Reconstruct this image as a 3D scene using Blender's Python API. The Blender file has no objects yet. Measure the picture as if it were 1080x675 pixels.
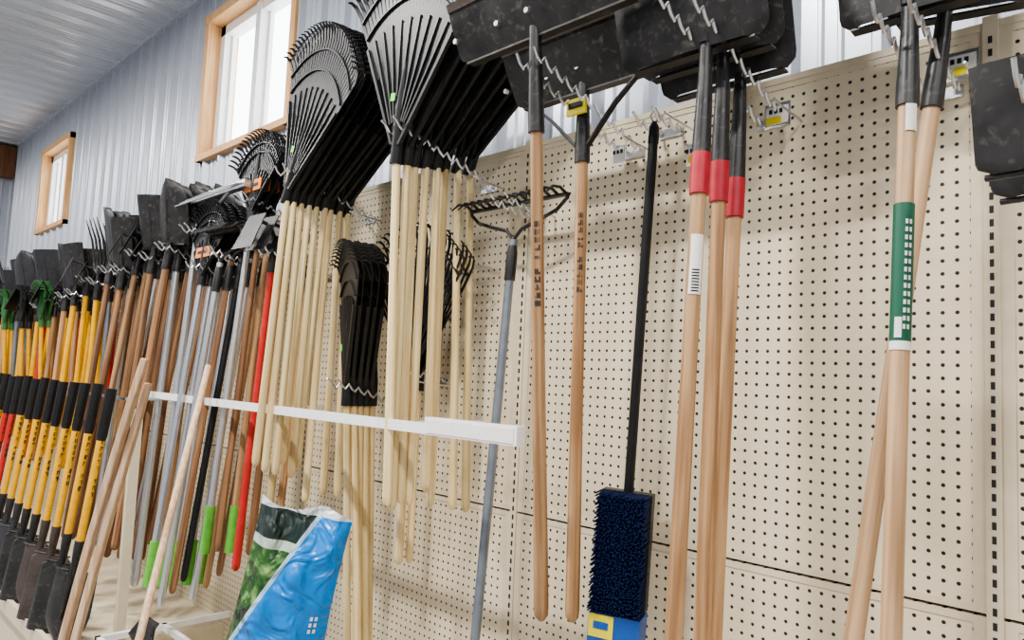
import bpy, math, random
from mathutils import Vector, Matrix
random.seed(11)
V=Vector
# ---------------------------------------------------------------- camera
s=math.sqrt(.5); pt=math.radians(4.6); rho=math.radians(2.5)
F=V((-s*math.cos(pt), s*math.cos(pt), math.sin(pt))); R0=V((s,s,0)); U0=R0.cross(F)
cr=math.cos(rho)*R0+math.sin(rho)*U0; cv=-math.sin(rho)*R0+math.cos(rho)*U0
C=V((0,-1.6,1.6))
cam=bpy.data.cameras.new('camera'); co=bpy.data.objects.new('camera',cam); bpy.context.collection.objects.link(co)
cam.lens=26; cam.sensor_width=36; cam.clip_start=.02
M=Matrix((cr,cv,-F)).transposed().to_4x4(); M.translation=C; co.matrix_world=M
bpy.context.scene.camera=co
try: bpy.context.scene.view_settings.look='AgX - Medium High Contrast'
except Exception: pass
# ---------------------------------------------------------------- materials
def nt(name):
    m=bpy.data.materials.new(name); m.use_nodes=True
    return m,m.node_tree,m.node_tree.nodes['Principled BSDF']
def mk(name,col,rough=.5,metal=0.,var=.15,scale=30,bump=0.,stretch=(1,1,1),spec=.5,dust=0.):
    m,t,b=nt(name); b.inputs['Roughness'].default_value=rough; b.inputs['Metallic'].default_value=metal
    b.inputs['Specular IOR Level'].default_value=spec
    tc=t.nodes.new('ShaderNodeTexCoord'); mp=t.nodes.new('ShaderNodeMapping'); mp.inputs['Scale'].default_value=stretch
    n=t.nodes.new('ShaderNodeTexNoise'); n.inputs['Scale'].default_value=scale; n.inputs['Detail'].default_value=4
    r=t.nodes.new('ShaderNodeValToRGB')
    c=V(col); lo=c*(1-var); hi=c*(1+var)
    r.color_ramp.elements[0].position=.3; r.color_ramp.elements[1].position=.7
    r.color_ramp.elements[0].color=(*lo,1); r.color_ramp.elements[1].color=(*[min(1,x) for x in hi],1)
    L=t.links; L.new(tc.outputs['Object'],mp.inputs['Vector']); L.new(mp.outputs[0],n.inputs['Vector']); L.new(n.outputs[0],r.inputs[0]); L.new(r.outputs[0],b.inputs['Base Color'])
    if dust:
        n2=t.nodes.new('ShaderNodeTexNoise'); n2.inputs['Scale'].default_value=scale*3.5; n2.inputs['Detail'].default_value=8; n2.inputs['Distortion'].default_value=.6; L.new(mp.outputs[0],n2.inputs['Vector'])
        mr=t.nodes.new('ShaderNodeMapRange'); mr.inputs[1].default_value=.56; mr.inputs[2].default_value=.75; mr.inputs[4].default_value=dust; L.new(n2.outputs[0],mr.inputs[0])
        mx=t.nodes.new('ShaderNodeMix'); mx.data_type='RGBA'; mx.inputs[7].default_value=(.16,.135,.11,1); L.new(mr.outputs[0],mx.inputs[0]); L.new(r.outputs[0],mx.inputs[6]); L.new(mx.outputs[2],b.inputs['Base Color'])
        m2=t.nodes.new('ShaderNodeMapRange'); m2.inputs[3].default_value=rough-.1; m2.inputs[4].default_value=rough+.2; L.new(n.outputs[0],m2.inputs[0]); L.new(m2.outputs[0],b.inputs['Roughness'])
    if bump:
        bp=t.nodes.new('ShaderNodeBump'); bp.inputs['Strength'].default_value=bump; bp.inputs['Distance'].default_value=.01
        L.new(n.outputs[0],bp.inputs['Height']); L.new(bp.outputs[0],b.inputs['Normal'])
    return m
def wood(name,c1,c2,rough=.45):
    m,t,b=nt(name); b.inputs['Roughness'].default_value=rough
    tc=t.nodes.new('ShaderNodeTexCoord'); oi=t.nodes.new('ShaderNodeObjectInfo')
    ad=t.nodes.new('ShaderNodeVectorMath'); ad.operation='ADD'
    mp=t.nodes.new('ShaderNodeMapping'); mp.inputs['Scale'].default_value=(80,80,2.6)
    n=t.nodes.new('ShaderNodeTexNoise'); n.inputs['Scale'].default_value=1.; n.inputs['Detail'].default_value=6
    n2=t.nodes.new('ShaderNodeTexNoise'); n2.inputs['Scale'].default_value=3.5; n2.inputs['Detail'].default_value=2
    r=t.nodes.new('ShaderNodeValToRGB'); r.color_ramp.elements[0].position=.38; r.color_ramp.elements[1].position=.62
    r.color_ramp.elements[0].color=(*c1,1); r.color_ramp.elements[1].color=(*c2,1)
    hs=t.nodes.new('ShaderNodeHueSaturation'); mr=t.nodes.new('ShaderNodeMapRange'); mr.inputs[3].default_value=.82; mr.inputs[4].default_value=1.15
    L=t.links; L.new(tc.outputs['Object'],ad.inputs[0]); L.new(oi.outputs['Random'],ad.inputs[1]); L.new(ad.outputs[0],mp.inputs[0])
    mx=t.nodes.new('ShaderNodeMath'); mx.operation='MULTIPLY_ADD'; mx.inputs[1].default_value=.4; 
    L.new(mp.outputs[0],n.inputs['Vector']); L.new(ad.outputs[0],n2.inputs['Vector']); L.new(n2.outputs[0],mx.inputs[0]); 
    sb=t.nodes.new('ShaderNodeMath'); sb.operation='SUBTRACT'; sb.inputs[1].default_value=.2; L.new(n.outputs[0],sb.inputs[0]); L.new(sb.outputs[0],mx.inputs[2])
    L.new(mx.outputs[0],r.inputs[0]); L.new(r.outputs[0],hs.inputs['Color']); L.new(oi.outputs['Random'],mr.inputs[0]); L.new(mr.outputs[0],hs.inputs['Value']); L.new(hs.outputs[0],b.inputs['Base Color'])
    return m
BLK=mk('black_plastic',(.012,.012,.013),.40,0,.3,40,spec=.42)
BLKM=mk('black_steel',(.017,.016,.016),.36,.0,.6,14,.10,spec=.5,dust=.5)
GRYM=mk('grey_steel',(.04,.04,.045),.42,.3,.3,25,.05,dust=.3)
DKG=mk('dark_grey_coat',(.024,.024,.027),.42,.1,.3,20,dust=.3)
RUST=mk('brown_steel',(.055,.04,.034),.5,.1,.3,20,dust=.4)
PINE=wood('pine_handle',(.62,.46,.225),(.80,.65,.37))
ASH=wood('ash_handle',(.28,.148,.068),(.47,.285,.145))
ASHL=wood('ash_light',(.40,.24,.125),(.58,.385,.225))
BRN=wood('brown_handle',(.16,.075,.036),(.33,.175,.085))
LATH=wood('lath_wood',(.50,.33,.21),(.68,.50,.34),.6)
WTRIM=wood('window_pine',(.62,.33,.13),(.80,.47,.22),.5)
DWOOD=wood('header_wood',(.13,.055,.025),(.22,.10,.045),.6)
YEL=mk('yellow_fiberglass',(.76,.40,.02),.35,0,.1)
REDH=mk('red_handle',(.48,.03,.025),.35,0,.1)
ALU=mk('aluminium_tube',(.62,.64,.67),.3,.85,.08,30,0,(1,1,.1))
GBL=mk('grey_blue_tube',(.22,.25,.29),.35,.5,.1)
CHR=mk('zinc_wire',(.66,.67,.69),.28,.9,.1)
GRN=mk('green_grip',(.12,.40,.05),.6)
DGRN=mk('dark_green_label',(.008,.10,.055),.5,0,.05)
LGRN=mk('lime_sticker',(.15,.75,.08),.5,0,.05)
RED=mk('red_collar',(.42,.018,.033),.45)
ORG=mk('orange_label',(.8,.24,.04),.5)
WHT=mk('white_paint',(.82,.82,.82),.4,0,.04)
LBL=mk('paper_label',(.78,.77,.73),.6,0,.05)
INK=mk('ink',(.02,.02,.02),.6)
YLB=mk('yellow_label',(.85,.72,.04),.5,0,.05)
NAVY=mk('navy_bristle',(.007,.016,.07),.7,0,.4,120,spec=.2)
BLUE=mk('blue_plastic',(.01,.10,.42),.35)
BEI=mk('beige_steel',(.63,.55,.41),.45,0,.04)
GRATE=mk('green_rake_plastic',(.03,.13,.035),.5)
def pegmat():
    m,t,b=nt('pegboard_perforated'); b.inputs['Roughness'].default_value=.5
    L=t.links; tc=t.nodes.new('ShaderNodeTexCoord'); sx=t.nodes.new('ShaderNodeSeparateXYZ'); L.new(tc.outputs['Object'],sx.inputs[0])
    def mth(op,a,b_=None):
        n=t.nodes.new('ShaderNodeMath'); n.operation=op
        for i,q in enumerate((a,b_)):
            if q is None: continue
            if isinstance(q,(int,float)): n.inputs[i].default_value=q
            else: L.new(q,n.inputs[i])
        return n.outputs[0]
    def cell(o): return mth('SUBTRACT',mth('FRACT',mth('DIVIDE',o,.0254)),.5)
    cx=cell(sx.outputs[0]); cz=cell(sx.outputs[2])
    d=mth('SQRT',mth('ADD',mth('MULTIPLY',cx,cx),mth('MULTIPLY',cz,cz)))
    mr=t.nodes.new('ShaderNodeMapRange'); mr.inputs[1].default_value=.13; mr.inputs[2].default_value=.17; L.new(d,mr.inputs[0])
    n=t.nodes.new('ShaderNodeTexNoise'); n.inputs['Scale'].default_value=3; L.new(tc.outputs['Object'],n.inputs[0])
    r=t.nodes.new('ShaderNodeValToRGB'); r.color_ramp.elements[0].color=(.65,.56,.405,1); r.color_ramp.elements[1].color=(.71,.62,.46,1); L.new(n.outputs[0],r.inputs[0])
    mx=t.nodes.new('ShaderNodeMix'); mx.data_type='RGBA'; mx.inputs[6].default_value=(.018,.014,.010,1); L.new(mr.outputs[0],mx.inputs[0]); L.new(r.outputs[0],mx.inputs[7]); L.new(mx.outputs[2],b.inputs['Base Color'])
    bp=t.nodes.new('ShaderNodeBump'); bp.inputs['Strength'].default_value=.6; bp.inputs['Distance'].default_value=.002; L.new(mr.outputs[0],bp.inputs['Height']); L.new(bp.outputs[0],b.inputs['Normal'])
    return m
PEG=pegmat()
SIDING=mk('white_steel_siding',(.50,.53,.59),.30,.25,.03,2)
CEILM=mk('ceiling_steel',(.68,.71,.76),.24,.4,.03,2)
CONC=mk('concrete',(.38,.37,.36),.6,0,.12,3)
# ---------------------------------------------------------------- mesh builder
class MB:
    def __init__(s): s.v=[];s.f=[];s.mi=[];s.sm=[];s.mats=[];s.T=Matrix()
    def m(s,mat):
        if mat not in s.mats: s.mats.append(mat)
        return s.mats.index(mat)
    def add(s,vs,fs,mat,smooth=True):
        o=len(s.v); s.v+= [s.T@V(q) for q in vs]; i=s.m(mat)
        for f in fs: s.f.append(tuple(o+k for k in f)); s.mi.append(i); s.sm.append(smooth)
    def tube(s,pts,r,mat,n=10,cap=True):
        pts=[V(q) for q in pts]; k=len(pts)
        rs=r if isinstance(r,(list,tuple)) else [r]*k
        vs=[];fs=[]; prev=None
        for i in range(k):
            t=(pts[min(i+1,k-1)]-pts[max(i-1,0)]).normalized()
            if prev is None:
                a=V((0,1,0)) if abs(t.y)<.9 else V((1,0,0))
            else: a=prev
            x=(a-t*a.dot(t)).normalized(); y=t.cross(x); prev=x
            for j in range(n):
                an=2*math.pi*j/n; vs.append(pts[i]+(x*math.cos(an)+y*math.sin(an))*rs[i])
        for i in range(k-1):
            for j in range(n):
                a=i*n+j;b=i*n+(j+1)%n; fs.append((a,b,b+n,a+n))
        if cap: fs.append(tuple(range(n-1,-1,-1))); fs.append(tuple((k-1)*n+j for j in range(n)))
        s.add(vs,fs,mat,True)
    def ribbon(s,pts,w,th,mat,wd):
        pts=[V(q) for q in pts]; k=len(pts); ws=w if isinstance(w,(list,tuple)) else [w]*k
        wd=V(wd).normalized(); vs=[];fs=[]
        for i in range(k):
            t=(pts[min(i+1,k-1)]-pts[max(i-1,0)]).normalized(); nn=t.cross(wd).normalized()
            for a,b in((-1,-1),(1,-1),(1,1),(-1,1)): vs.append(pts[i]+wd*a*ws[i]/2+nn*b*th/2)
        for i in range(k-1):
            for j in range(4):
                a=i*4+j;b=i*4+(j+1)%4; fs.append((a,b,b+4,a+4))
        fs.append((3,2,1,0)); fs.append(tuple((k-1)*4+j for j in range(4)))
        s.add(vs,fs,mat,False)
    def sheet(s,P,nu,nv,th,mat):
        g=[[V(P(-1+2*i/nu,j/nv)) for j in range(nv+1)] for i in range(nu+1)]
        vs=[];N=(nu+1)*(nv+1)
        for side in(1,-1):
            for i in range(nu+1):
                for j in range(nv+1):
                    du=g[min(i+1,nu)][j]-g[max(i-1,0)][j]; dv=g[i][min(j+1,nv)]-g[i][max(j-1,0)]
                    n=du.cross(dv); n=n.normalized() if n.length>1e-9 else V((0,1,0))
                    vs.append(g[i][j]+n*side*th/2)
        fs=[];I=lambda i,j:i*(nv+1)+j
        for i in range(nu):
            for j in range(nv):
                q=(I(i,j),I(i+1,j),I(i+1,j+1),I(i,j+1)); fs.append(q); fs.append(tuple(N+x for x in reversed(q)))
        ring=[I(i,0) for i in range(nu)]+[I(nu,j) for j in range(nv)]+[I(i,nv) for i in range(nu,0,-1)]+[I(0,j) for j in range(nv,0,-1)]
        for k in range(len(ring)):
            a=ring[k];b=ring[(k+1)%len(ring)]; fs.append((b,a,N+a,N+b))
        s.add(vs,fs,mat,True)
    def box(s,a,b,mat,R=None):
        x0,y0,z0=a;x1,y1,z1=b
        vs=[(x0,y0,z0),(x1,y0,z0),(x1,y1,z0),(x0,y1,z0),(x0,y0,z1),(x1,y0,z1),(x1,y1,z1),(x0,y1,z1)]
        if R is not None:
            c=V(((x0+x1)/2,(y0+y1)/2,(z0+z1)/2)); vs=[c+R@(V(q)-c) for q in vs]
        s.add(vs,[(0,3,2,1),(4,5,6,7),(0,1,5,4),(1,2,6,5),(2,3,7,6),(3,0,4,7)],mat,False)
    def arc(s,z0,z1,r,ac,aw,mat,n=8):
        vs=[];fs=[]
        for i in range(n+1):
            a=math.radians(ac-aw/2+aw*i/n)
            for z in(z0,z1): vs.append((r*math.cos(a),r*math.sin(a),z))
        for i in range(n): fs.append((2*i,2*i+2,2*i+3,2*i+1))
        s.add(vs,fs,mat,True)
    def build(s,name,mat4=None,bevel=0):
        me=bpy.data.meshes.new(name); me.from_pydata([tuple(q) for q in s.v],[],s.f)
        for m_ in s.mats: me.materials.append(m_)
        me.polygons.foreach_set('material_index',s.mi); me.polygons.foreach_set('use_smooth',s.sm); me.update()
        o=bpy.data.objects.new(name,me); bpy.context.collection.objects.link(o)
        if mat4 is not None: o.matrix_world=mat4
        try: me.set_sharp_from_angle(angle=math.radians(35))
        except Exception: pass
        if bevel:
            bv=o.modifiers.new('bevel','BEVEL'); bv.width=bevel; bv.segments=2
        return o
def frame(P,Q,twist=0):
    """local +z from Q (lower end) to P (head joint), local -y toward the aisle"""
    P=V(P);Q=V(Q); z=(P-Q).normalized(); y=V((0,1,0)); y=(y-z*y.dot(z)).normalized(); x=y.cross(z)
    m=Matrix((x,y,z)).transposed().to_4x4()@Matrix.Rotation(math.radians(twist),4,'Z'); m.translation=P
    return m,(P-Q).length
# ---------------------------------------------------------------- parts
def handle(b,L,mat,r=.016,z0=0,flare=1.12):
    b.tube([(0,0,z0),(0,0,-L*.3),(0,0,-L*.55),(0,0,-L+.03),(0,0,-L+.01),(0,0,-L)],[r*.93,r*.97,r*1.0,r*flare,r*flare*.9,r*.5],mat,14)
def letters(b,z0,z1,r,ac,n=10):
    for i in range(n):
        z=z0+(z1-z0)*i/n; h=(z1-z0)/n
        if i%6==5: continue
        for k in range(3):
            a=ac-17+17*k; w=random.choice((6,14,14)); b.arc(z,z+h*random.choice((.3,.7,.7)),r+.0006,a,w,INK,2)
def fan_rake(name,P,Q,hmat=PINE,th=36,R=.50,tilt=0,bend=1,label=None,n=30,twist=0,hr=.0125,sticker=False,mat=None,palm=.62,green=None,tw=1.15,htwist=0):
    mat=mat or BLK
    M_,L=frame(P,Q,twist); b=MB(); handle(b,L,hmat,hr,.1)
    b.T=Matrix.Rotation(math.radians(tilt),4,'Y')@Matrix.Rotation(math.radians(htwist),4,'Z')
    b.tube([(0,0,-.03),(0,0,.0),(0,0,.05),(0,-.004,.12),(0,-.006,.26)],[.019,.018,.018,.016,.005],mat,12)
    T=math.radians(th)
    def P0(u,v):
        rr=.02+(palm*R-.02)*v; a=u*T*(.75+.25*v)
        return (rr*math.sin(a),-.004-.012*math.cos(a*1.5)*v+.012*v,rr*math.cos(a)*(1)+.01)
    b.sheet(P0,18,6,.004,mat)
    for k in range(-4,5):
        a=T*.95*k/4.5
        b.ribbon([(R*.12*math.sin(a),-.010,R*.12*math.cos(a)+.02),(R*palm*math.sin(a),-.006,R*palm*math.cos(a)+.02)],.006,.007,mat,(math.cos(a),0,-math.sin(a)))
    for sx in(-1,1):
        a=T*sx; b.ribbon([(R*.05*math.sin(a),-.008,R*.05*math.cos(a)),(R*palm*math.sin(a),-.006,R*palm*math.cos(a)+.01)],.010,.012,mat,(math.cos(a),0,-math.sin(a)))
    for i in range(n):
        a=-T+2*T*i/(n-1); Rm=R*(1-.08*(abs(a)/T)**2)
        d=V((math.sin(a),0,math.cos(a)))
        pts=[]
        for f,yo in((palm*.72,0),(palm,.0),(.75,0),(.9,-.002*bend),(.965,-.012*bend),(.985,-.026*bend),(.977,-.038*bend)):
            q=d*Rm*f; q.y=yo-.003; q.z+=.02; pts.append(q)
        b.ribbon(pts,[.016*tw,.014*tw,.0125*tw,.012*tw,.011*tw,.009,.005],.0035,mat,V((math.cos(a),0,-math.sin(a))))
    for rr in(.72,.84):
        pts=[(R*rr*(1-.08*(abs(k)/10)**2)*math.sin(T*k/10),-.006,R*rr*(1-.08*(abs(k)/10)**2)*math.cos(T*k/10)+.02) for k in range(-10,11)]
        b.ribbon(pts,.012,.004,mat,(0,1,0))
    if label:
        b.box((-.07,-.016,R*.28),(.07,-.012,R*.42),label); b.box((-.05,-.0175,R*.33),(.05,-.0155,R*.37),INK)
    if sticker: b.box((-.035,-.020,.15),(-.015,-.018,.172),LGRN)
    if green: b.T=Matrix(); b.tube([(0,0,-L+.17),(0,0,-L-.005)],[hr*1.5,hr*1.6],green,12)
    return b.build(name,M_)
def shovel(name,P,Q,hmat=ASH,w=.24,h=.29,kind='square',sock=.24,collar=None,r=.016,face=-1,mat=None,twist=0,lab=None,grip=None,tiltb=10,fn=None,xo=0,bolts=False,edge=.012):
    mat=mat or BLKM; M_,L=frame(P,Q,twist); b=MB(); handle(b,L,hmat,r,.02)
    b.tube([(0,0,-.02),(0,0,.02),(0,0,sock*.6),(0,face*.005,sock)],[r*1.2,r*1.18,r*.95,r*.75],mat,14)
    if collar: b.tube([(0,0,-.085),(0,0,.0)],r*1.24,collar,14)
    t=math.tan(math.radians(tiltb))
    def P0(u,v):
        if kind=='square':
            hw=w/2*(1-.04*(1-v)); 
            if v<.10: hw-=.022*(1-math.sqrt(max(0,1-(1-v/.10)**2)))
        else: hw=w/2*(.93+.10*v) if v<.5 else w/2*.98*math.sqrt(max(.0009,1-((v-.5)/.5)**2.4))
        zz=sock-.03+v*h; x=u*hw+xo
        au=abs(u); fold=edge*max(0,(au-.80)/.20) if kind=='square' else .03*u*u
        return (x,face*(.010-fold-.006*au)+face*(t*v*h),zz)
    b.sheet(P0,20,20,.0035,mat)
    b.tube([(0,face*.010,sock-.02),(0,face*(.016+t*h*.3),sock+h*.3),(0,face*(.02+t*h*.55),sock+h*.55)],[r*.75,r*.55,.003],mat,10)
    if kind=='square' and w>=.24:
        b.box((-w*.40+xo,min(0,-face*.020),sock-.034),(w*.40+xo,max(.0,-face*.020)+.004,sock-.030),mat)
        for sx in(-1,1): b.tube([(sx*w*.18+xo,face*.012,sock+.02),(sx*w*.18+xo,face*.022,sock+.02)],.006,CHR,8)
    elif kind=='round' or w<.22:
        for sx in(-1,1): b.tube([(sx*w*.10,0,sock-.034),(sx*w*.43,-face*.008,sock-.034)],.005,mat,6)
    if grip:
        b.tube([(0,0,-L-.004),(0,0,-L+.2),(0,0,-L+.22)],[r*1.35,r*1.3,r*1.05],grip,12)
    if fn: fn(b,L,r)
    return b.build(name,M_)
def scraper(name,P,Q,w=.60,h=.15,tilt=28,sock=.2,fn=None,mat=None,brace=True,face=-1,xo=-.05):
    mat=mat or BLKM; M_,L=frame(P,Q); b=MB(); handle(b,L,ASH,.0155,.02)
    b.tube([(0,0,-.015),(0,0,.03),(0,0,sock)],[.0195,.019,.014],mat,14)
    t=math.radians(tilt)
    def P0(u,v):
        hw=w/2-(.02*(1-math.sqrt(max(0,1-(1-v/.12)**2))) if v<.12 else 0); z=sock-.02+v*h*math.cos(t); y=face*(v*h*math.sin(t))+face*.004*math.sin(v*3.14)
        return (u*hw+xo,y,z)
    b.sheet(P0,16,20,.005,mat)
    b.box((-w/2+.02+xo,-.004,sock-.026),(w/2-.02+xo,.022,sock-.021),mat)
    b.sheet(lambda u,v:(u*w/2+xo,face*((.86+.14*v)*h*math.sin(t)+.006),sock-.02+(.86+.14*v)*h*math.cos(t)),2,1,.003,RUST)
    if brace:
        for sx in(-1,1): b.ribbon([(sx*.012,0,.02),(sx*.10,-.004,.11),(sx*.2,-.004,sock+.0)],.016,.005,mat,(0,1,0))
    for x in(-.25,-.1,.0,.15):
        z=sock+.03; b.tube([(x,face*.02-.003,z),(x,face*.02+face*.012,z)],.007,CHR,8)
    if fn: fn(b,L,.0155)
    return b.build(name,M_)
def fork(name,P,Q,hmat,mat=None,w=.19,nt_=4,L2=.22):
    mat=mat or BLKM; M_,L=frame(P,Q); b=MB(); handle(b,L,hmat,.015,.02)
    b.tube([(0,0,-.02),(0,0,.02),(0,0,.14)],[.018,.018,.01],mat,10)
    for i in range(nt_):
        x=-w/2+w*i/(nt_-1)
        b.tube([(0,0,.12),(x*.7,0,.15),(x,0,.2),(x,-.02,.2+L2*.5),(x,-.06,.2+L2)],[.009,.009,.008,.006,.002],mat,6)
    return b.build(name,M_)
def hoe(name,P,Q,hmat,mat=None,w=.16,tw=0):
    mat=mat or BLKM; M_,L=frame(P,Q,tw); b=MB(); handle(b,L,hmat,.014,.02)
    b.tube([(0,0,-.03),(0,0,.02),(0,0,.10),(0,-.03,.15),(0,-.08,.16)],[.017,.016,.009,.008,.008],mat,10)
    b.sheet(lambda u,v:(u*w/2*(1-.15*(1-v)),-.08-.05*v,.18-v*.14),6,4,.003,mat)
    return b.build(name,M_)
def bow_rake(name,P,Q,hmat,mat=None,w=.42,tin=14,bowh=.2,out=-1,tw=0):
    mat=mat or BLKM; M_,L=frame(P,Q,tw); b=MB(); handle(b,L,hmat,.0135,.02,1)
    b.tube([(0,0,-.10),(0,0,-.02),(0,0,.03)],[.0165,.0165,.008],mat,12)
    b.ribbon([(-w/2,0,bowh),(w/2,0,bowh)],.014,.008,mat,(0,1,0))
    for sx in(-1,1):
        b.tube([(0,0,.02),(sx*.03,0,.05),(sx*.10,0,.07),(sx*w*.40,0,.09),(sx*w*.49,0,.12),(sx*w*.49,0,bowh)],.0055,mat,8)
    for i in range(tin):
        x=-w/2+.008+(w-.016)*i/(tin-1)
        b.tube([(x,0,bowh),(x,out*.03,bowh+.012),(x,out*.06,bowh+.006),(x,out*.085,bowh-.02)],[.005,.0045,.004,.002],mat,6)
    return b.build(name,M_)
def wave_hook(X,z,dmax,rise=.28,tag=True,sp=.028,z_wall=None):
    b=MB(); z0=z-rise*dmax if z_wall is None else z_wall
    b.box((X-.036,-.005,z0-.012),(X+.036,0,z0+.012),CHR)
    for sx in(-1,1):
        pts=[(X+sx*sp,0,z0)]; n=int(dmax/.013)
        for i in range(n+1):
            y=.02+(dmax-.02)*i/n; pts.append((X+sx*sp,-y,z0+(z-z0)*(y/dmax)+(.011 if i%3==0 else -.008 if i%3==1 else -.002)))
        pts.append((X+sx*sp,-dmax-.012,z+.018))
        b.tube(pts,.0038,CHR,6)
    if tag:
        b.tube([(X+.07,0,z0-.01),(X+.07,-.10,z0-.005),(X+.07,-.14,z0+.0)],.0028,CHR,6)
    return b.build('wave_tool_hook')
def price_tag(X,z,d=.03,yel=True,w=.06):
    b=MB(); b.box((X-w/2,-d-.003,z-.028),(X+w/2,-d,z+.028),CHR); b.box((X-w/2+.005,-d-.0045,z-.02),(X+w/2-.005,-d-.003,z+.02),LBL)
    if yel: b.box((X-w/2+.005,-d-.006,z-.02),(X+w/2-.02,-d-.0045,z-.004),YLB)
    for k in range(3): b.box((X-.018+.012*k,-d-.006,z+.004),(X-.011+.012*k,-d-.0045,z+.014),INK)
    b.tube([(X,0,z+.02),(X,-d,z+.02)],.003,CHR,6)
    return b.build('price_tag_holder')
# ---------------------------------------------------------------- room
XL,XR,YB,CH=-10.4,4.0,-7.5,4.13
def corr(b,x0,x1,z0,z1,y,mat,per=.2286,dp=.030):
    k=math.floor(x0/per)-1
    prof=[(0,0),(.028,0),(.042,-dp),(.062,-dp),(.076,0),(.120,0),(.126,-.009),(.134,-.009),(.140,0),(.172,0),(.178,-.009),(.186,-.009),(.192,0)]
    pts=[]
    while k*per<x1+per:
        for a,d in prof: pts.append((k*per+a,d))
        k+=1
    out=[]
    for i in range(len(pts)-1):
        (a,da),(c,dc)=pts[i],pts[i+1]
        if c<=x0 or a>=x1: continue
        def at(x): return da+(dc-da)*(x-a)/(c-a) if c>a else da
        if not out: out.append((max(a,x0),at(max(a,x0))))
        out.append((min(c,x1),at(min(c,x1))))
    vs=[];fs=[]
    for x,d in out: vs+=[(x,y+d,z0),(x,y+d,z1)]
    for i in range(len(out)-1): fs.append((2*i,2*i+2,2*i+3,2*i+1))
    b.add(vs,fs,mat,False)
WIN=[(-4.84,-3.62,2.92,3.90),(-8.97,-7.92,2.89,3.78)]
b=MB(); cuts=[XL]+[q for w_ in sorted(WIN) for q in w_[:2]]+[XR]
for i in range(len(cuts)-1):
    x0,x1=cuts[i],cuts[i+1]
    if i%2==0: corr(b,x0,x1,0,CH,.3,SIDING)
    else:
        w_=sorted(WIN)[i//2]; corr(b,x0,x1,0,w_[2],.3,SIDING); corr(b,x0,x1,w_[3],CH,.3,SIDING)
b.build('wall_back')
b=MB(); b.T=Matrix.Translation((XL,0,0))@Matrix.Rotation(math.radians(90),4,'Z'); corr(b,YB,.3,0,CH,0,SIDING); b.build('wall_left')
b=MB(); b.T=Matrix.Translation((XR,0,0))@Matrix.Rotation(math.radians(-90),4,'Z'); corr(b,-.3,-YB,0,CH,0,SIDING); b.build('wall_right')
b=MB(); b.box((XL,YB-.1,0),(XR,YB,CH),SIDING); b.build('wall_front')
def ceil():
    bb=MB(); T=Matrix(((1,0,0,0),(0,0,1,0),(0,1,0,CH),(0,0,0,1))); bb.T=T; corr(bb,XL,XR,YB,.3,0,CEILM); return bb.build('ceiling')
ceil()
b=MB(); b.box((XL,YB,-.05),(XR,.3,0),CONC); b.build('floor')
b=MB(); b.box((XL+.0,-4,CH-.42),(XL+.16,.26,CH-.06),DWOOD); b.build('trim_1')
b=MB(); b.box((XL,.26,CH-.035),(XR,.30,CH),SIDING); b.build('trim_2')
for i,(x0,x1,z0,z1) in enumerate(WIN):
    b=MB(); t=.10
    for a,c in(((x0-.0,.255,z0-.0),(x0+t*.55,.46,z1)),((x1-t*.55,.255,z0),(x1,.46,z1)),((x0,.25,z1-t*.55),(x1,.46,z1)),((x0,.25,z0),(x1,.46,z0+t*.4))): b.box(a,c,WTRIM)
    xa,xb,za,zb=x0+.05,x1-.05,z0+.035,z1-.05; y0,y1=.34,.42; f=.07
    for a,c in(((xa,y0,za),(xa+f,y1,zb)),((xb-f,y0,za),(xb,y1,zb)),((xa,y0,zb-f),(xb,y1,zb)),((xa,y0,za),(xb,y1,za+f))): b.box(a,c,WHT)
    xm=(xa+xb)/2; b.box((xm-.03,y0-.01,za),(xm+.03,y1,zb),WHT)
    for a,c in((xa+f,xm-.03),(xm+.03,xb-f)):
        b.box((a,.385,za+f),(a+.02,.41,zb-f),WHT); b.box((c-.02,.385,za+f),(c,.41,zb-f),WHT); b.box((a,.385,za+f),(c,.41,za+f+.02),WHT)
    b.build('window_%d'%(i+1))
# ---------------------------------------------------------------- gondola
b=MB()
for i in range(8):
    x1=-.335-1.22*(i-1)
    b.T=Matrix()
    for z0,z1 in((.32,1.208),(1.214,2.31)):
        b.box((x1-1.215,-.0,z0),(x1-.005,.018,z1),PEG)
        bw=.014
        b.box((x1-1.215,-.002,z0),(x1-.005,.0,z0+bw),BEI); b.box((x1-1.215,-.002,z1-bw),(x1-.005,.0,z1),BEI)
        b.box((x1-1.215,-.002,z0+bw),(x1-1.215+.03,.0,z1-bw),BEI); b.box((x1-.035,-.002,z0+bw),(x1-.005,.0,z1-bw),BEI)
    b.box((x1-.013,-.006,.1),(x1+.013,.05,2.335),BEI)
    z=.35
    while z<2.3:
        b.box((x1-.0035,-.0065,z),(x1+.0035,-.006,z+.014),INK); z+=.0254
b.box((-8.9,-.004,2.31),(.885,.03,2.325),BEI)
b.box((-3.40,-.64,.02),(.885,.02,.22),BEI); b.box((-3.40,-.66,.17),(.885,-.64,.235),BEI)
b.box((-8.9,-.66,.02),(-3.40,.02,.42),BEI); b.box((-8.9,-.68,.36),(-3.40,-.66,.435),BEI)
b.build('pegboard_gondola')
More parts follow.
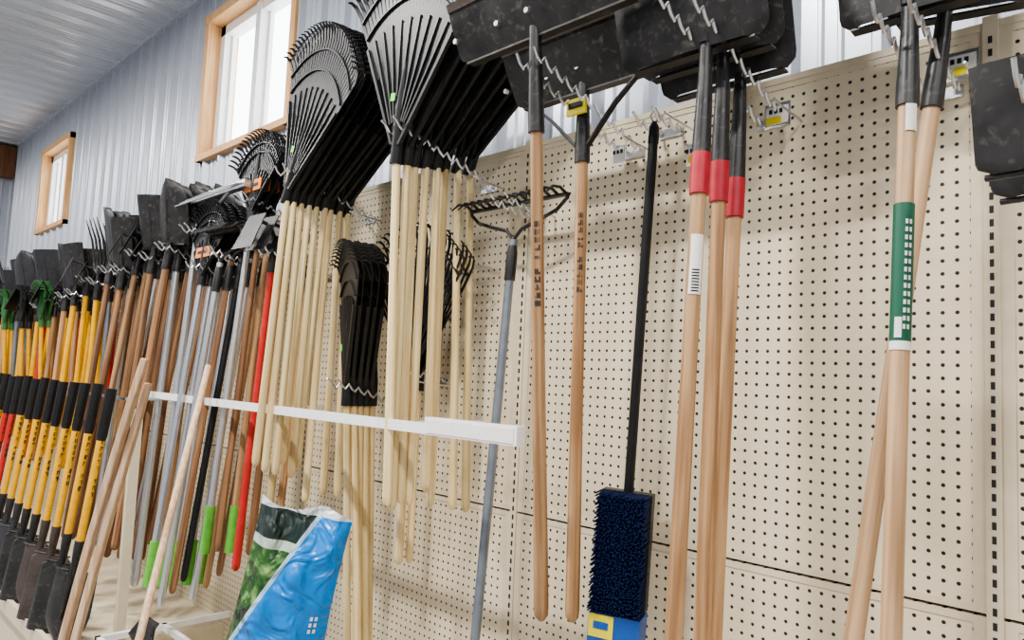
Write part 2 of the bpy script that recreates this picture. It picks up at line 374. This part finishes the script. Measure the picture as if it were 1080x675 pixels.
# ---------------------------------------------------------------- right-hand tools
def labB(b,L,r):
    b.arc(-.44,-.20,r+.001,-60,200,DGRN,12); b.arc(-.455,-.44,r+.001,-60,200,LBL,10); b.arc(-.07,-.02,r+.0012,-45,70,LBL,6)
    for k in range(14): 
        for q in(0,1): b.arc(-.42+.014*k,-.412+.014*k,r+.0018,-34-22*q,14,LBL,3)
    b.arc(-.435,-.40,r+.0024,-85,36,LBL,4)
shovel('square_shovel',(-.416,-.22,2.13),(-.416,-.335,.78),ASHL,fn=labB,sock=.19,w=.26,collar=None)
shovel('square_shovel',(-.40,-.13,2.15),(-.545,-.235,.82),ASHL,sock=.19,w=.26,xo=.02)
wave_hook(-.416,2.26,.30,z_wall=2.2); price_tag(-.375,2.235,.04)
def labC(b,L,r):
    b.arc(-.29,-.17,r+.001,-50,90,LBL,6)
    for k in range(8): b.arc(-.285+.006*k,-.282+.006*k,r+.0016,-50,50,INK,2)
shovel('snow_shovel',(-.772,-.31,2.07),(-.772,-.38,.92),ASH,collar=RED,fn=labC,sock=.255,w=.36,tiltb=20,xo=-.04)
shovel('snow_shovel',(-.772,-.235,2.07),(-.772,-.27,.90),ASH,collar=RED,sock=.26,w=.36,tiltb=20,xo=-.04)
shovel('snow_shovel',(-.772,-.165,2.05),(-.765,-.245,.90),ASH,collar=RED,sock=.26,w=.34,tiltb=20,xo=-.04)
wave_hook(-.772,2.36,.44,z_wall=2.22); price_tag(-.74,2.22,.04); price_tag(-.955,2.17,.04,w=.035)
shovel('ice_scraper',(-.175,-.42,1.825),(-.175,-.42,.70),ASH,sock=.12,w=.19,h=.15,mat=BLKM,tiltb=8,edge=.006)
shovel('ice_scraper',(-.175,-.33,1.81),(-.175,-.33,.70),ASH,sock=.12,w=.19,h=.15,mat=BLKM,tiltb=8,edge=.006)
wave_hook(-.175,2.02,.50,z_wall=1.90)
def labE(b,L,r): letters(b,-.42,-.20,r,-50,12)
def labE2(b,L,r): letters(b,-.34,-.12,r,-50,12); b.box((-.03,-.03,.10),(.03,-.022,.14),YLB); b.box((-.022,-.032,.115),(.022,-.03,.13),INK)
scraper('snow_scraper',(-1.163,-.385,2.19),(-1.163,-.30,1.055),fn=labE,brace=False,h=.145,tilt=20,sock=.235,w=.55,xo=.02)
scraper('snow_scraper',(-1.163,-.215,2.16),(-1.163,-.19,1.03),fn=labE2,h=.16,sock=.19,xo=.045,w=.54)
wave_hook(-1.163,2.34,.42,z_wall=2.22); price_tag(-1.18,2.21,.04,yel=False,w=.045)
bow_rake('bow_rake',(-1.51,-.10,1.985),(-1.51,-.185,.80),GBL,out=-1,bowh=.13,w=.40); wave_hook(-1.51,2.11,.16,.1)
def broom():
    b=MB()
    b.tube([(0,0,.86),(0,0,.0),(0,0,-.30)],.0125,BLK,12); b.tube([(0,0,.86),(0,0,.90),(0,0,.915)],[.014,.013,.006],BLK,12)
    b.tube([(0,0,.91),(-.012,0,.93),(0,0,.95),(.012,0,.93),(0,0,.91)],.003,CHR,6)
    b.box((-.062,-.015,-.285),(.062,.02,-.005),BLK)
    b.box((-.056,-.060,-.280),(.056,-.015,-.008),NAVY)
    for i in range(47):
        z=-.283+.0060*i
        for j in range(21):
            x=-.060+.006*j; l=.057+random.uniform(-.003,.004)
            b.tube([(x,-.015,z),(x+random.uniform(-.003,.003),-.015-l,z+random.uniform(-.003,.003))],[.0030,.0024],NAVY,4)
    b.box((-.062,-.060,-.37),(.062,.02,-.29),BLUE); b.box((-.060,-.063,-.345),(.0,-.0605,-.292),YLB); b.box((-.062,-.062,-.41),(.062,.015,-.37),LBL)
    b.box((-.048,-.0645,-.325),(-.012,-.0632,-.308),BLUE); b.tube([(-.0,-.0,-.36),(0,0,-.46)],.013,BLUE,12)
    return b.build('push_broom',Matrix.Translation((-1.085,-.085,1.345))@Matrix.Rotation(math.radians(2.8),4,'Y')@Matrix.Rotation(math.radians(22),4,'Z'))
broom(); wave_hook(-1.045,2.26,.12,.05)
# ---------------------------------------------------------------- leaf rakes
for i,(d,db,zb) in enumerate([(.37,.345,1.235),(.335,.32,1.22),(.30,.29,1.235),(.262,.265,1.23),(.222,.20,1.26),(.185,.17,1.21),(.14,.10,1.20),(.095,.05,1.19)]):
    fan_rake('leaf_rake',(-1.727+random.uniform(-.008,.008),-d,2.235+.004*i),(-1.727+random.uniform(-.02,.02),-db,zb),th=33,R=.60,tilt=9+i*2.0,sticker=(i==0))
wave_hook(-1.727,2.31,.40,z_wall=2.21)
for i,(d,db,zb) in enumerate([(.35,.40,1.27),(.325,.375,1.25),(.295,.34,1.24),(.265,.30,1.27),(.235,.26,1.22),(.205,.23,1.25),(.175,.19,1.13),(.14,.12,1.15),(.10,.07,1.14)]):
    fan_rake('leaf_rake',(-2.4+random.uniform(-.01,.01),-d,2.215),(-2.4+random.uniform(-.03,.03),-db,zb),th=34,R=.60,tilt=21+i*.7,sticker=(i==0),htwist=-4)
wave_hook(-2.4,2.30,.38,z_wall=2.19)
for i,d in enumerate((.23,.205,.18,.155,.13)):
    fan_rake('leaf_rake',(-2.13,-d,1.52),(-2.12+.02*(i%2),-d*.7,.45 if i in(0,3) else .62),th=22,R=.51,tilt=3,htwist=-22,bend=1,sticker=(i==0),n=20)
wave_hook(-2.13,1.56,.28,z_wall=1.49)
for i,d in enumerate((.13,.09)):
    fan_rake('leaf_rake',(-1.93,-d,1.58),(-1.93,-d,1.0),th=36,R=.50,hmat=PINE,palm=.35,tw=.6,n=24)
wave_hook(-1.93,1.62,.18,z_wall=1.58)
for i,d in enumerate((.27,.23,.19)): fan_rake('shrub_rake',(-2.84,-d,2.22),(-2.82+.02*i,-d-.1,.9),th=44,R=.33,label=ORG,hmat=(ALU,BRN,ASH)[i],green=GRN if i!=1 else None,palm=.5,n=22,tw=.8)
wave_hook(-2.84,2.28,.32,z_wall=2.2)
for i,d in enumerate((.33,.29,.25,.20,.15)): fan_rake('shrub_rake',(-3.14,-d,1.97),(-3.14+.02*i,-d-.12,.72),th=44,R=.32,label=ORG if i<3 else None,hmat=ALU,hr=.013,green=GRN,palm=.5,n=22,tw=.8)
wave_hook(-3.14,2.02,.38,z_wall=1.94)
for i,d in enumerate((.34,.30,.26,.22,.17,.12)):
    M_=(ALU,BRN,BLK,ALU,ASH,BRN)[i]
    bow_rake('bow_rake',(-2.95+.01*i,-d,2.0+.01*i),(-2.97,-d-.12,.68+.04*(i%3)),M_,w=.30,bowh=.15)
wave_hook(-2.95,2.06,.38,z_wall=1.98)
for i,d in enumerate((.26,.21,.15,.10)):
    hoe('garden_hoe',(-2.66,-d,2.0),(-2.68,-d-.05,.85+.05*i),(REDH,BRN,PINE,ASH)[i])
wave_hook(-2.66,2.05,.30,z_wall=1.98)
def lrake():
    b=MB(); M_,L=frame((-3.3,-.30,2.18),(-3.3,-.38,.62)); handle(b,L,ALU,.015,.05,1)
    b.box((-.45,-.015,.15),(.45,.015,.18),ALU)
    for sx in(-1,1): b.tube([(0,0,0),(sx*.12,0,.08),(sx*.28,0,.155)],.008,ALU,8)
    for i in range(36): x=-.44+.88*i/35; b.tube([(x,0,.165),(x,-.05,.15),(x,-.08,.12)],[.004,.004,.003],ALU,6)
    return b.build('landscape_rake',M_)
lrake(); wave_hook(-3.3,2.2,.36,z_wall=2.12)
X=-3.47; k=0
KINDS=(0,1,3,1,0,2,3,1,0,3,1,2,3,0,1,3,1,2,3,1)
while X>-7.4:
    near=X>-4.4
    zj=random.uniform(2.0,2.10) if near else random.uniform(1.86,2.0); kind=KINDS[k%len(KINDS)]; tw=random.uniform(-15,30)
    for i,d in enumerate((.36,.31,.26,.21,.16,.11) if near else (.36,.29,.21,.13)):
        P=(X+random.uniform(-.015,.015),-d,zj+random.uniform(-.02,.02)); lean=random.uniform(.05,.16) if near else random.uniform(-.02,.06)
        zb=random.uniform(.6,.8) if near else random.uniform(.95,1.2)
        Q=(X+random.uniform(-.05,.05)-(.06 if near else 0),-d-lean,zb)
        if near: hm=random.choice((BRN,BRN,ASH,BRN,BRN,ALU))
        else: hm=random.choice((YEL,YEL,ASH,YEL,BRN,GBL,REDH))
        tt=tw+random.uniform(-6,6)
        if kind==0: shovel('round_shovel',P,Q,hm,w=.22,h=.28,kind='round',sock=.13,mat=(BLKM,GRYM,DKG)[k%3],tiltb=14,twist=tt)
        elif kind==1: shovel('garden_spade',P,Q,hm,w=.20,h=.24,sock=.13,mat=(DKG,BLKM)[k%2],tiltb=16,twist=tt)
        elif kind==2: fork('garden_fork',P,Q,hm)
        else: hoe('garden_hoe',P,Q,hm,mat=(BLKM,DKG,BLKM)[k%3],w=.2,tw=tt-20)
    wave_hook(X,zj+.07,.40,z_wall=zj-.02)
    X-=.20; k+=1
for i,X in enumerate((-5.3,-5.8,-6.3,-6.8)): 
    for d in(.42,.38): fan_rake('leaf_rake',(X,-d,1.83),(X,-d+.05,1.0),th=36,R=.24,hmat=YEL,mat=GRATE if i%2==0 else BLK,n=14,tw=.7)
# ---------------------------------------------------------------- standing tools on the base deck
b=MB()
b.box((-7.0,-.508,1.44),(-3.40,-.497,1.452),CHR)
for x in(-3.42,-4.6,-5.8,-7.0): b.box((x-.006,-.508,1.44),(x+.006,0,1.452),CHR)
b.build('tool_rack_rail')
X=-3.50; k=0
while X>-6.9:
    shovel('long_handled_shovel',(X-.03,-.60,.82),(X+random.uniform(-.01,.01),-.538,1.49+random.uniform(-.01,.01)),REDH if k in(9,10,13) else YEL,w=.205,h=.29,kind='square' if k%3 else 'round',sock=.14,face=-1,mat=(BLKM,RUST,BLKM,GRYM)[(k//2)%4],grip=BLK,r=.0165,tiltb=2,twist=-38,
      fn=lambda b,L,r:(letters(b,-.45,-.2,r,-160,9)))
    X-=.18; k+=1
# ---------------------------------------------------------------- white rail
b=MB(); b.box((-3.68,-.362,1.447),(-1.54,-.345,1.475),WHT); b.box((-1.54,-.368,1.447),(-1.20,-.34,1.492),WHT); b.box((-1.53,-.370,1.452),(-1.21,-.368,1.487),LBL)
for x in(-1.72,-2.5,-3.6): b.box((x-.008,-.345,1.452),(x+.008,0,1.468),WHT)
b.build('white_display_rail')
b=MB(); b.box((-3.46,-.46,.435),(-3.43,-.42,1.40),BEI); b.build('gondola_post')
b=MB()
for a,c in(((-3.36,-.56,.46),(-2.75,-.54,.485)),((-3.36,-.56,.46),(-3.34,-.0,.485)),((-2.77,-.56,.46),(-2.75,-.0,.485)),((-3.36,-.30,.46),(-2.75,-.28,.485)),
    ((-3.36,-.56,.235),(-3.34,-.54,.46)),((-2.77,-.56,.235),(-2.75,-.54,.46))): b.box(a,c,WHT)
b.build('white_floor_rack')
shovel('hand_spade',(-3.05,-.44,.505),(-2.72,-.44,.515),BRN,w=.16,h=.2,kind='round',sock=.06,tiltb=3)
def tub():
    b=MB(); n=28; c=V((-2.45,-.42,.235)); prof=[(.0,.0),(.15,.0),(.19,.28),(.205,.285),(.205,.30),(.185,.30),(.145,.02),(0,.02)]
    vs=[];fs=[]
    for r_,z_ in prof:
        for j in range(n): a=2*math.pi*j/n; vs.append(c+V((r_*math.cos(a),r_*math.sin(a),z_)))
    for i in range(len(prof)-1):
        for j in range(n): fs.append((i*n+j,i*n+(j+1)%n,(i+1)*n+(j+1)%n,(i+1)*n+j))
    b.add(vs,fs,GRATE,True); return b.build('garden_tub')
tub()
# ---------------------------------------------------------------- leaning laths and stick
def lath(P,Q,w=.03,th=.02,curve=.0):
    b=MB(); P=V(P);Q=V(Q); pts=[]
    for i in range(13):
        f=i/12; q=P.lerp(Q,f); q.x+= curve*math.sin(f*math.pi); pts.append(q)
    b.ribbon(pts,[w*.6]+[w]*12,th,LATH,(.75,-.65,0)); return b.build('wooden_lath',None,.004)
lath((-2.38,-.79,1.615),(-2.62,-.99,.0),.036,curve=-.05)
lath((-2.42,-.76,1.54),(-2.52,-1.0,.0),.032,curve=-.03)
b=MB(); b.tube([(-2.90,-.375,1.60),(-1.83,-1.11,.0)],[.012,.012],LATH,10); b.build('wooden_stick')
# ---------------------------------------------------------------- seed bag on a low crate
def bagmat():
    m,t,bs=nt('seed_bag_print'); bs.inputs['Roughness'].default_value=.26; bs.inputs['Specular IOR Level'].default_value=.45
    L=t.links; tc=t.nodes.new('ShaderNodeTexCoord'); sx=t.nodes.new('ShaderNodeSeparateXYZ'); L.new(tc.outputs['Object'],sx.inputs[0])
    n=t.nodes.new('ShaderNodeTexNoise'); n.inputs['Scale'].default_value=22; n.inputs['Detail'].default_value=8; L.new(tc.outputs['Object'],n.inputs[0])
    r=t.nodes.new('ShaderNodeValToRGB'); e=r.color_ramp.elements; e[0].position=.35; e[0].color=(.006,.02,.008,1); e[1].position=.74; e[1].color=(.34,.50,.20,1); e.new(.52).color=(.03,.11,.02,1); L.new(n.outputs[0],r.inputs[0])
    def mth(op,a,b_):
        q=t.nodes.new('ShaderNodeMath'); q.operation=op
        for i,k in enumerate((a,b_)):
            if isinstance(k,(int,float)): q.inputs[i].default_value=k
            else: L.new(k,q.inputs[i])
        return q.outputs[0]
    def over(base,mask,col):
        x=t.nodes.new('ShaderNodeMix'); x.data_type='RGBA'; L.new(mask,x.inputs[0]); L.new(base,x.inputs[6]); x.inputs[7].default_value=(*col,1); return x.outputs[2]
    X_,Z_=sx.outputs[0],sx.outputs[2]
    dg=mth('SUBTRACT',X_,mth('MULTIPLY',Z_,.42))
    c=over(r.outputs[0],mth('MULTIPLY',mth('GREATER_THAN',Z_,.385),mth('LESS_THAN',X_,.06)),(.42,.50,.42))
    c=over(c,mth('MULTIPLY',mth('GREATER_THAN',Z_,.41),mth('LESS_THAN',X_,.05)),(.02,.035,.03))
    c=over(c,mth('GREATER_THAN',dg,-.165),(.003,.205,.62))
    c=over(c,mth('MULTIPLY',mth('GREATER_THAN',dg,-.172),mth('LESS_THAN',dg,-.160)),(.35,.50,.62))
    c=over(c,mth('GREATER_THAN',Z_,.486),(.60,.64,.66))
    L.new(c,bs.inputs['Base Color'])
    bp=t.nodes.new('ShaderNodeBump'); bp.inputs['Strength'].default_value=1.; bp.inputs['Distance'].default_value=.05
    n3=t.nodes.new('ShaderNodeTexNoise'); n3.inputs['Scale'].default_value=9; n3.inputs['Distortion'].default_value=1.4; L.new(tc.outputs['Object'],n3.inputs[0]); L.new(n3.outputs[0],bp.inputs['Height']); L.new(bp.outputs[0],bs.inputs['Normal'])
    return m
BAG=bagmat()
def bag():
    b=MB(); nu,nv=28,26; H=.5; W=.138
    vs=[];fs=[]
    def pt_(u,v,side):
        prof=(1-abs(u)**3.0)*(1-v**3.5)*(.55+.45*min(1,v*6+.4))
        y=side*(.085*max(prof,0))+ .010*math.sin(u*9+v*5)*v+.008*math.sin(u*4-v*13)*(1-abs(u)) - .02*v
        return V((u*W*(1-.06*math.sin(v*3.1)-.08*v),y,v*H+ (.012*math.sin(u*4) if v>.9 else 0)))
    for side in(-1,1):
        for j in range(nv+1):
            for i in range(nu+1): vs.append(pt_(-1+2*i/nu,j/nv,side))
    N=(nu+1)*(nv+1)
    for k in(0,1):
        for j in range(nv):
            for i in range(nu):
                a=k*N+j*(nu+1)+i; q=(a,a+1,a+nu+2,a+nu+1); fs.append(q if k==0 else q[::-1])
    b.add(vs,fs,BAG,True)
    b.add(vs[:nu+1]+vs[N:N+nu+1],[(i,i+nu+1,i+nu+2,i+1) for i in range(nu)],BAG,False)
    for k in range(12):
        v0=.10+.032*k; 
        if k in(4,8): continue
        for u0,u1 in((.66,.71),(.75,.80)):
            q=[pt_(u0,v0,-1),pt_(u1,v0,-1),pt_(u1,v0+.020,-1),pt_(u0,v0+.020,-1)]
            b.add([p_+V((.0008,-.0035,0)) for p_ in q],[(0,1,2,3)],LBL,False)
    M_=Matrix.Translation((-1.90,-.58,.735))@Matrix.Rotation(math.radians(48),4,'Z')@Matrix.Rotation(math.radians(10),4,'Y')
    return b.build('grass_seed_bag',M_)
bag()
b=MB()
for z in(.235,.36,.49,.62):
    for (x0,y0,x1,y1) in((-2.05,-.78,-1.70,-.765),(-2.05,-.44,-1.70,-.425),(-2.05,-.765,-2.035,-.44),(-1.715,-.765,-1.70,-.44)): b.box((x0,y0,z),(x1,y1,z+.09),LATH)
b.box((-2.05,-.78,.715),(-1.70,-.425,.735),LATH)
for x in(-2.03,-1.735):
    for y in(-.76,-.46): b.box((x,y,.0 if y<-.66 else .22),(x+.02,y+.02,.72),LATH)
b.build('wooden_crate')
# ---------------------------------------------------------------- ceiling lights
for i,x in enumerate((-8.5,-6.2,-3.9,-1.6,.7,2.8)):
    for j,y in enumerate((-1.9,-5.0)):
        b=MB(); b.box((x-.62,y-.08,CH-.09),(x+.62,y+.08,CH-.0),WHT); b.build('ceiling_light_fixture')
        l=bpy.data.lights.new('ceiling_tube','AREA'); l.shape='RECTANGLE'; l.size=.5 if j==0 else 1.2; l.size_y=.12; l.energy=(118 if i in(2,3) else 70) if j==0 else 38; l.color=(1,.98,.945)
        o=bpy.data.objects.new('ceiling_tube_light',l); bpy.context.collection.objects.link(o); o.location=(x,y,CH-.10)
w=bpy.data.worlds.new('sky'); bpy.context.scene.world=w; w.use_nodes=True
w.node_tree.nodes['Background'].inputs[0].default_value=(.92,.96,1,1); w.node_tree.nodes['Background'].inputs[1].default_value=6
